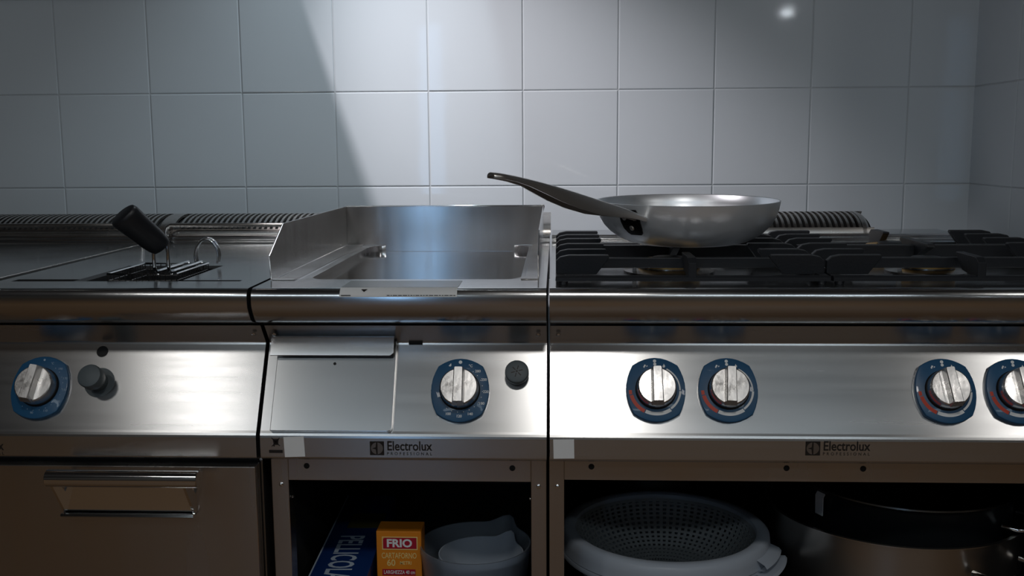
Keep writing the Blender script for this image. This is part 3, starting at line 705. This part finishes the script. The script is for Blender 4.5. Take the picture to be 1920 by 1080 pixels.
# ------------------------------------------------------------------ fry basket in the right-hand well
bs = thing('fry_basket', (-.585,.17,.78), 'wire fry basket with black plastic handle hanging in the fryer well', 'fry basket')
bx0, bx1, by0, by1, bz = -.6420, -.5400, .1080, .2420, .8560
mb = MB().tube([(bx0,by0,bz),(bx1,by0,bz),(bx1,by1,bz),(bx0,by1,bz)], .0018, 8, True)
part('rim_wire', mb, M_CHROME, bs, 60)
mb = MB()
k = 12
for i in range(k+1):
    x = bx0+(bx1-bx0)*i/k; mb.tube([(x,by0,bz),(x,by0+.006,.78),(x,by1-.006,.78),(x,by1,bz)], .0007, 4)
for i in range(k+3):
    y = by0+(by1-by0)*i/(k+2); mb.tube([(bx0,y,bz),(bx0+.006,y,.78),(bx1-.006,y,.78),(bx1,y,bz)], .0007, 4)
for i in range(1, 8):
    z = .78+(bz-.78)*i/8; q = .006*(1-i/8); mb.tube([(bx0+q,by0+q,z),(bx1-q,by0+q,z),(bx1-q,by1-q,z),(bx0+q,by1-q,z)], .0007, 4, True)
part('mesh_wires', mb, mat('shaded_wire', (.16,.16,.16), .35, 1), bs, 60)  # dimness down in the well put into the dark wire colour
H0, H1 = Vector((-.5625,.106,.8985)), Vector((-.5965,.066,.9460))
for dx in (-.0105,.0105):
    p = Vector((-.5610+dx, .1070, 0))
    part('handle_wire', MB().tube([(p.x,.240,.8585),(p.x,.125,.8585),(p.x,.112,.8590),(p.x,.1075,.8620),(p.x,.1065,.8680),(p.x,.106,.905)], .0028, 8), M_CHROME, bs, 60)
# grip: flattened capsule swept upwards and towards the camera
ax = (H1-H0).normalized(); u = ax.cross(Vector((0,1,0))).normalized(); v = ax.cross(u)
rings = []; Lh = (H1-H0).length
for tt, ru, rv in ((-.10,.010,.006),(-.07,.0150,.0095),(.02,.0172,.0115),(.2,.0190,.0130),(.5,.0200,.0140),(.78,.0215,.0155),(.92,.0220,.0155),(.985,.0205,.0140),(1.0,.0180,.012)):
    c = H0+ax*(Lh*tt); rings.append([tuple(c+u*(ru*math.cos(2*PI*k/24))+v*(rv*math.sin(2*PI*k/24))) for k in range(24)])
part('grip', MB().loft(rings), M_RUBBER, bs, 60)
pts = [(-.5600,.243,.8560)]
for a in range(175, 4, -10): pts.append((-.5425+.0190*math.cos(math.radians(a)), .243, .8640+.0300*math.sin(math.radians(a))))
pts.append((-.5260,.243,.8560))
part('hanging_hook', MB().tube(pts, .0018, 8), M_CHROME, bs, 60)
part('hanging_hook', MB().tube([(p[0]+.001,p[1]+.006,p[2]+.002) for p in pts], .0018, 8), M_CHROME, bs, 60)

# ------------------------------------------------------------------ things on the griddle shelf
SZ = .3302
# orange baking-paper box, end towards the camera
ob = thing('baking_paper_box', (-.231,.33,SZ), 'orange baking-paper carton with red badge on the griddle shelf', 'box')
ox0, ox1, oy0, oz1 = -.2660, -.1965, .150, .4520
part('carton', MB().box(ox0,ox1,oy0,oy0+.042,SZ,oz1), M_ORANGE, ob, 30, .0012)
oc = (ox0+ox1)/2
def of(x, z): return frame_m((x,oy0-.0003,z), (1,0,0), (0,0,1), (0,-1,0))
bd = part('badge', flat([[(-.0255,-.0090),(.0265,-.0090),(.0265,.0090),(-.0225,.0090),(-.0255,.0060)]], M_CRIMSON), M_CRIMSON, ob, 0, mw=of(oc+.001,.4330))
sub('badge_border', flat([[(-.0270,.0090),(-.0270,.0105),(.0280,.0105),(.0280,.0090)],[(-.0270,-.0105),(-.0270,-.0090),(.0280,-.0090),(.0280,-.0105)],[(-.0270,-.0090),(-.0270,.0090),(-.0255,.0090),(-.0255,-.0090)],[(.0265,-.0090),(.0265,.0090),(.0280,.0090),(.0280,-.0090)]], M_CREAM), M_CREAM, bd, 0, mw=of(oc+.001,.4330))
mw = of(oc+.001,.4325); mw.translation.y -= .0003
sub('lettering', text_mesh('FRIO', .0175, M_WHITE, .0006, width=.0390), bd, mw=mw)
link('lettering', text_mesh('CARTAFORNO', .0130, M_CREAM, .0001, width=.0540), ob, of(oc,.4125))
link('lettering', text_mesh('60', .0145, M_CREAM, .0002, width=.0130), ob, of(oc-.0125,.4010))
link('lettering', text_mesh('METRI', .0078, M_CREAM, .0001, width=.0175), ob, of(oc+.0100,.4010))
rb = part('red_strip', flat([[(-.0265,-.0050),(.0250,-.0050),(.0250,.0050),(-.0265,.0050)]], M_CRIMSON), M_CRIMSON, ob, 0, mw=of(oc,.3860))
mw = of(oc,.3860); mw.translation.y -= .0003
sub('lettering', text_mesh('LARGHEZZA 40 cm', .0082, M_WHITE, .0001, width=.0480), rb, mw=mw)
# blue film box lying into the depth of the cabinet
bb = thing('cling_film_box', (-.33,.33,SZ), 'dark blue cling-film carton lying left of the orange carton', 'box')
tl = Matrix.Translation((-.3215,.2600,SZ)) @ Matrix.Rotation(math.radians(2.2),4,'Z')
part('carton', MB().box(-.0450,.0430,-.195,.195,0,.0690), M_NAVY, bb, 30, .0015, mw=tl)
part('edge_strip', MB().box(-.0456,-.0435,-.194,.194,.064,.0696), M_LETTER, bb, 0, mw=tl)
part('colour_band', MB().box(-.020,.038,.035,.100,.0692,.0695), mat('olive_print', (.10,.085,.02), .5), bb, 0, mw=tl)
bl = tl @ frame_m((-.0060,-.0850,.0695), (0,-1,0), (1,0,0), (0,0,1))
link('lettering', text_mesh('PELLICOLA', .0560, M_LETTER, .0009, width=.170), bb, bl)
# two nested measuring jugs
def jug(name, c, r, h, z, label, az_, jm):
    t = thing(name, (c[0],c[1],z), label, 'jug', 'nested plastic jugs on the griddle shelf')
    n = 64; prof = [(r*.86,0.0),(r*.88,.004),(r*.985,h-.012),(r*1.0,h-.010),(r*1.0,h),(r*.975,h),(r*.965,h-.012),(r*.86,.006),(0,.005)]
    mb = MB(); m = len(prof); vs = []
    for i in range(n):
        a = 2*PI*i/n; d = math.atan2(math.sin(a-az_), math.cos(a-az_)); w = math.exp(-(d/.20)**2)
        for rr, zz in prof:
            q = (max(0,zz/h-.45)/.55)
            vs.append((c[0]+(rr+.22*r*w*q*(rr>0))*math.cos(a), c[1]+(rr+.22*r*w*q*(rr>0))*math.sin(a), z+zz+.010*w*q))
    fs = []
    for i in range(n):
        j = (i+1)%n
        for q in range(m-1): fs.append((i*m+q, j*m+q, j*m+q+1, i*m+q+1))
    fs.append(tuple(i*m for i in range(n-1,-1,-1)))
    mb.add(vs, fs); part('jug_body', mb, jm, t, 50)
    a = az_+PI
    hp = [(c[0]+math.cos(a)*(r*.98), c[1]+math.sin(a)*(r*.98), z+h-.014),(c[0]+math.cos(a)*(r*.98+.022), c[1]+math.sin(a)*(r*.98+.022), z+h-.020),(c[0]+math.cos(a)*(r*.98+.024), c[1]+math.sin(a)*(r*.98+.024), z+h*.45),(c[0]+math.cos(a)*(r*.93), c[1]+math.sin(a)*(r*.93), z+h*.30)]
    return t
jug('measuring_jug', (-.1150,.170), .0860, .0980, SZ, 'larger translucent plastic jug right of the orange carton', math.radians(62), M_PLASTIC)
jug('measuring_jug', (-.1060,.168), .0660, .0760, SZ+.006, 'smaller translucent plastic jug standing inside the larger jug', math.radians(56), M_PLASTIC2)

# ------------------------------------------------------------------ things on the range shelf
def bowl(name, c, z, prof, m, label, cat, n=72, partname='bowl_body'):
    t = thing(name, (c[0],c[1],z), label, cat); o = part(partname, MB().lathe(prof, (c[0],c[1],z), n, cap=False), m, t, 50); return t, o
cc = (.1860,.2520)
t, o = bowl('mixing_bowl', cc, SZ, [(0,.001),(.10,.001),(.125,.010),(.150,.045),(.1600,.0560),(.1690,.0580),(.1700,.0620),(.1690,.0660),(.1570,.0640),(.146,.046),(.120,.012),(.098,.004),(0,.004)], M_PLASTIC2, 'translucent plastic bowl holding the colander under the burner range', 'bowl')
part('pouring_lip', MB().lathe([(.1660,.050),(.1900,.056),(.1930,.060),(.1900,.0640),(.1660,.063)], (cc[0],cc[1],SZ), 16, False, math.radians(-42), math.radians(-12)), M_PLASTIC2, t, 50)
# perforated colander resting in the bowl
t = thing('colander', (cc[0],cc[1],SZ+.02), 'grey perforated plastic colander sitting in the translucent bowl', 'colander')
prof = [(0,.016),(.060,.016),(.095,.022),(.118,.038),(.134,.062),(.142,.084),(.1440,.0900)]
n = 144; m = 40
def pr_(t_):
    s = t_*(len(prof)-1); i = min(int(s), len(prof)-2); f = s-i
    return prof[i][0]+(prof[i+1][0]-prof[i][0])*f, prof[i][1]+(prof[i+1][1]-prof[i][1])*f
vs = []; fs = []
for i in range(m+1):
    r, z = pr_(.02+.98*i/m)
    for k in range(n): vs.append((cc[0]+r*math.cos(2*PI*k/n), cc[1]+r*math.sin(2*PI*k/n), SZ+z))
for i in range(m):
    for k in range(n):
        if i % 2 == 1 and k % 2 == 1 and i < m-6: continue
        fs.append((i*n+k, i*n+(k+1)%n, (i+1)*n+(k+1)%n, (i+1)*n+k))
mb = MB().add(vs, fs); o = part('perforated_basket', mb, mat('grey_plastic', (.26,.28,.29), .5), t, 0)
md = o.modifiers.new('thickness', 'SOLIDIFY'); md.thickness = .002; md.offset = 1
part('rim', MB().lathe([(.1440,.0880),(.1455,.0960),(.1500,.0985),(.1600,.0975),(.1655,.0930),(.1670,.0800),(.1685,.0670),(.1660,.0670),(.1630,.0900),(.1560,.0945),(.1490,.0930)], (cc[0],cc[1],SZ), 96, False), M_PLASTIC2, t, 50)
part('grip_lip', MB().lathe([(.1660,.066),(.1800,.070),(.1840,.0745),(.1800,.079),(.1660,.084)], (cc[0],cc[1],SZ), 16, False, math.radians(-40), math.radians(-14)), M_PLASTIC2, t, 50)
# steel bowl behind
bowl('steel_bowl', (.196,.560), SZ, [(0,.001),(.06,.001),(.09,.012),(.115,.060),(.130,.130),(.138,.134),(.138,.136),(.128,.133),(.112,.062),(.088,.016),(.06,.004),(0,.004)], M_POT, 'shiny steel bowl at the back, behind the colander', 'bowl')
# stock pot with a black pan set into it
pc = (.5640,.3060)
t = thing('stock_pot', (pc[0],pc[1],SZ), 'wide brushed steel stock pot on the shelf under the range', 'pot')
part('pot_body', MB().lathe([(0,.001),(.190,.001),(.196,.005),(.198,.105),(.2000,.1190),(.2030,.1200),(.2030,.1215),(.1960,.1210),(.1940,.104),(.190,.006),(0,.004)], (pc[0],pc[1],SZ), 96, False), M_POT, t, 40)
def loop(par, c, R, a, wd, outw, z, r=.0042, drop=0.0, name='loop_handle'):
    e = Vector((math.cos(a),math.sin(a),0)); f = Vector((-e.y,e.x,0)); C_ = Vector((c[0],c[1],z))
    pts = [C_+e*(R-.002)-f*wd, C_+e*(R+outw*.6)-f*wd, C_+e*(R+outw*.92)-f*(wd*.86), C_+e*(R+outw)-f*(wd*.6), C_+e*(R+outw)+f*(wd*.6), C_+e*(R+outw*.92)+f*(wd*.86), C_+e*(R+outw*.6)+f*wd, C_+e*(R-.002)+f*wd]
    pts = [Vector((p.x,p.y,p.z+drop*((p-C_).length-R)/max(outw,1e-3))) for p in pts]
    part(name, MB().tube(pts, r, 10), M_CHROME, par, 60)
loop(t, pc, .198, math.radians(-58), .055, .040, SZ+.082, .0058)
t = thing('black_saucepan', (pc[0]+.012,pc[1]+.012,SZ+.010), 'black pan with chrome side handles set inside the stock pot', 'pan')
bc = (pc[0]+.020, pc[1]+.006)
part('pan_body', MB().lathe([(0,.002),(.150,.002),(.160,.010),(.166,.150),(.170,.1560),(.172,.1575),(.170,.1590),(.163,.1570),(.158,.014),(0,.008)], (bc[0],bc[1],SZ+.006), 96, False), M_BPAN, t, 40)
part('rim', MB().lathe([(.168,.1570),(.1715,.1560),(.1740,.1580),(.1735,.1605),(.1700,.1610),(.1675,.1590),(.168,.1570)], (bc[0],bc[1],SZ+.006), 96, False), mat('rim_highlight', (.20,.19,.17), .3, 1), t, 50)  # lighter ring added as a painted highlight along the black rim
loop(t, bc, .166, math.radians(-38), .040, .034, SZ+.128, .0042)
a = math.radians(205)
cl = Vector((bc[0]+.1690*math.cos(a), bc[1]+.1690*math.sin(a), SZ+.142)); e = Vector((math.cos(a),math.sin(a),0)); f = Vector((-e.y,e.x,0))
part('rim_clip', MB().loft([[(-.0085,-.020,0),(.0085,-.020,0),(.0085,-.020,.0015),(-.0085,-.020,.0015)],[(-.0090,.010,0),(.0090,.010,0),(.0090,.010,.0018),(-.0090,.010,.0018)],[(-.0090,.014,-.003),(.0090,.014,-.003),(.0090,.016,-.002),(-.0090,.016,-.002)]]), M_STICK, t, 30, mw=frame_m(cl+e*.001, f, (0,0,1), f.cross(Vector((0,0,1)))))
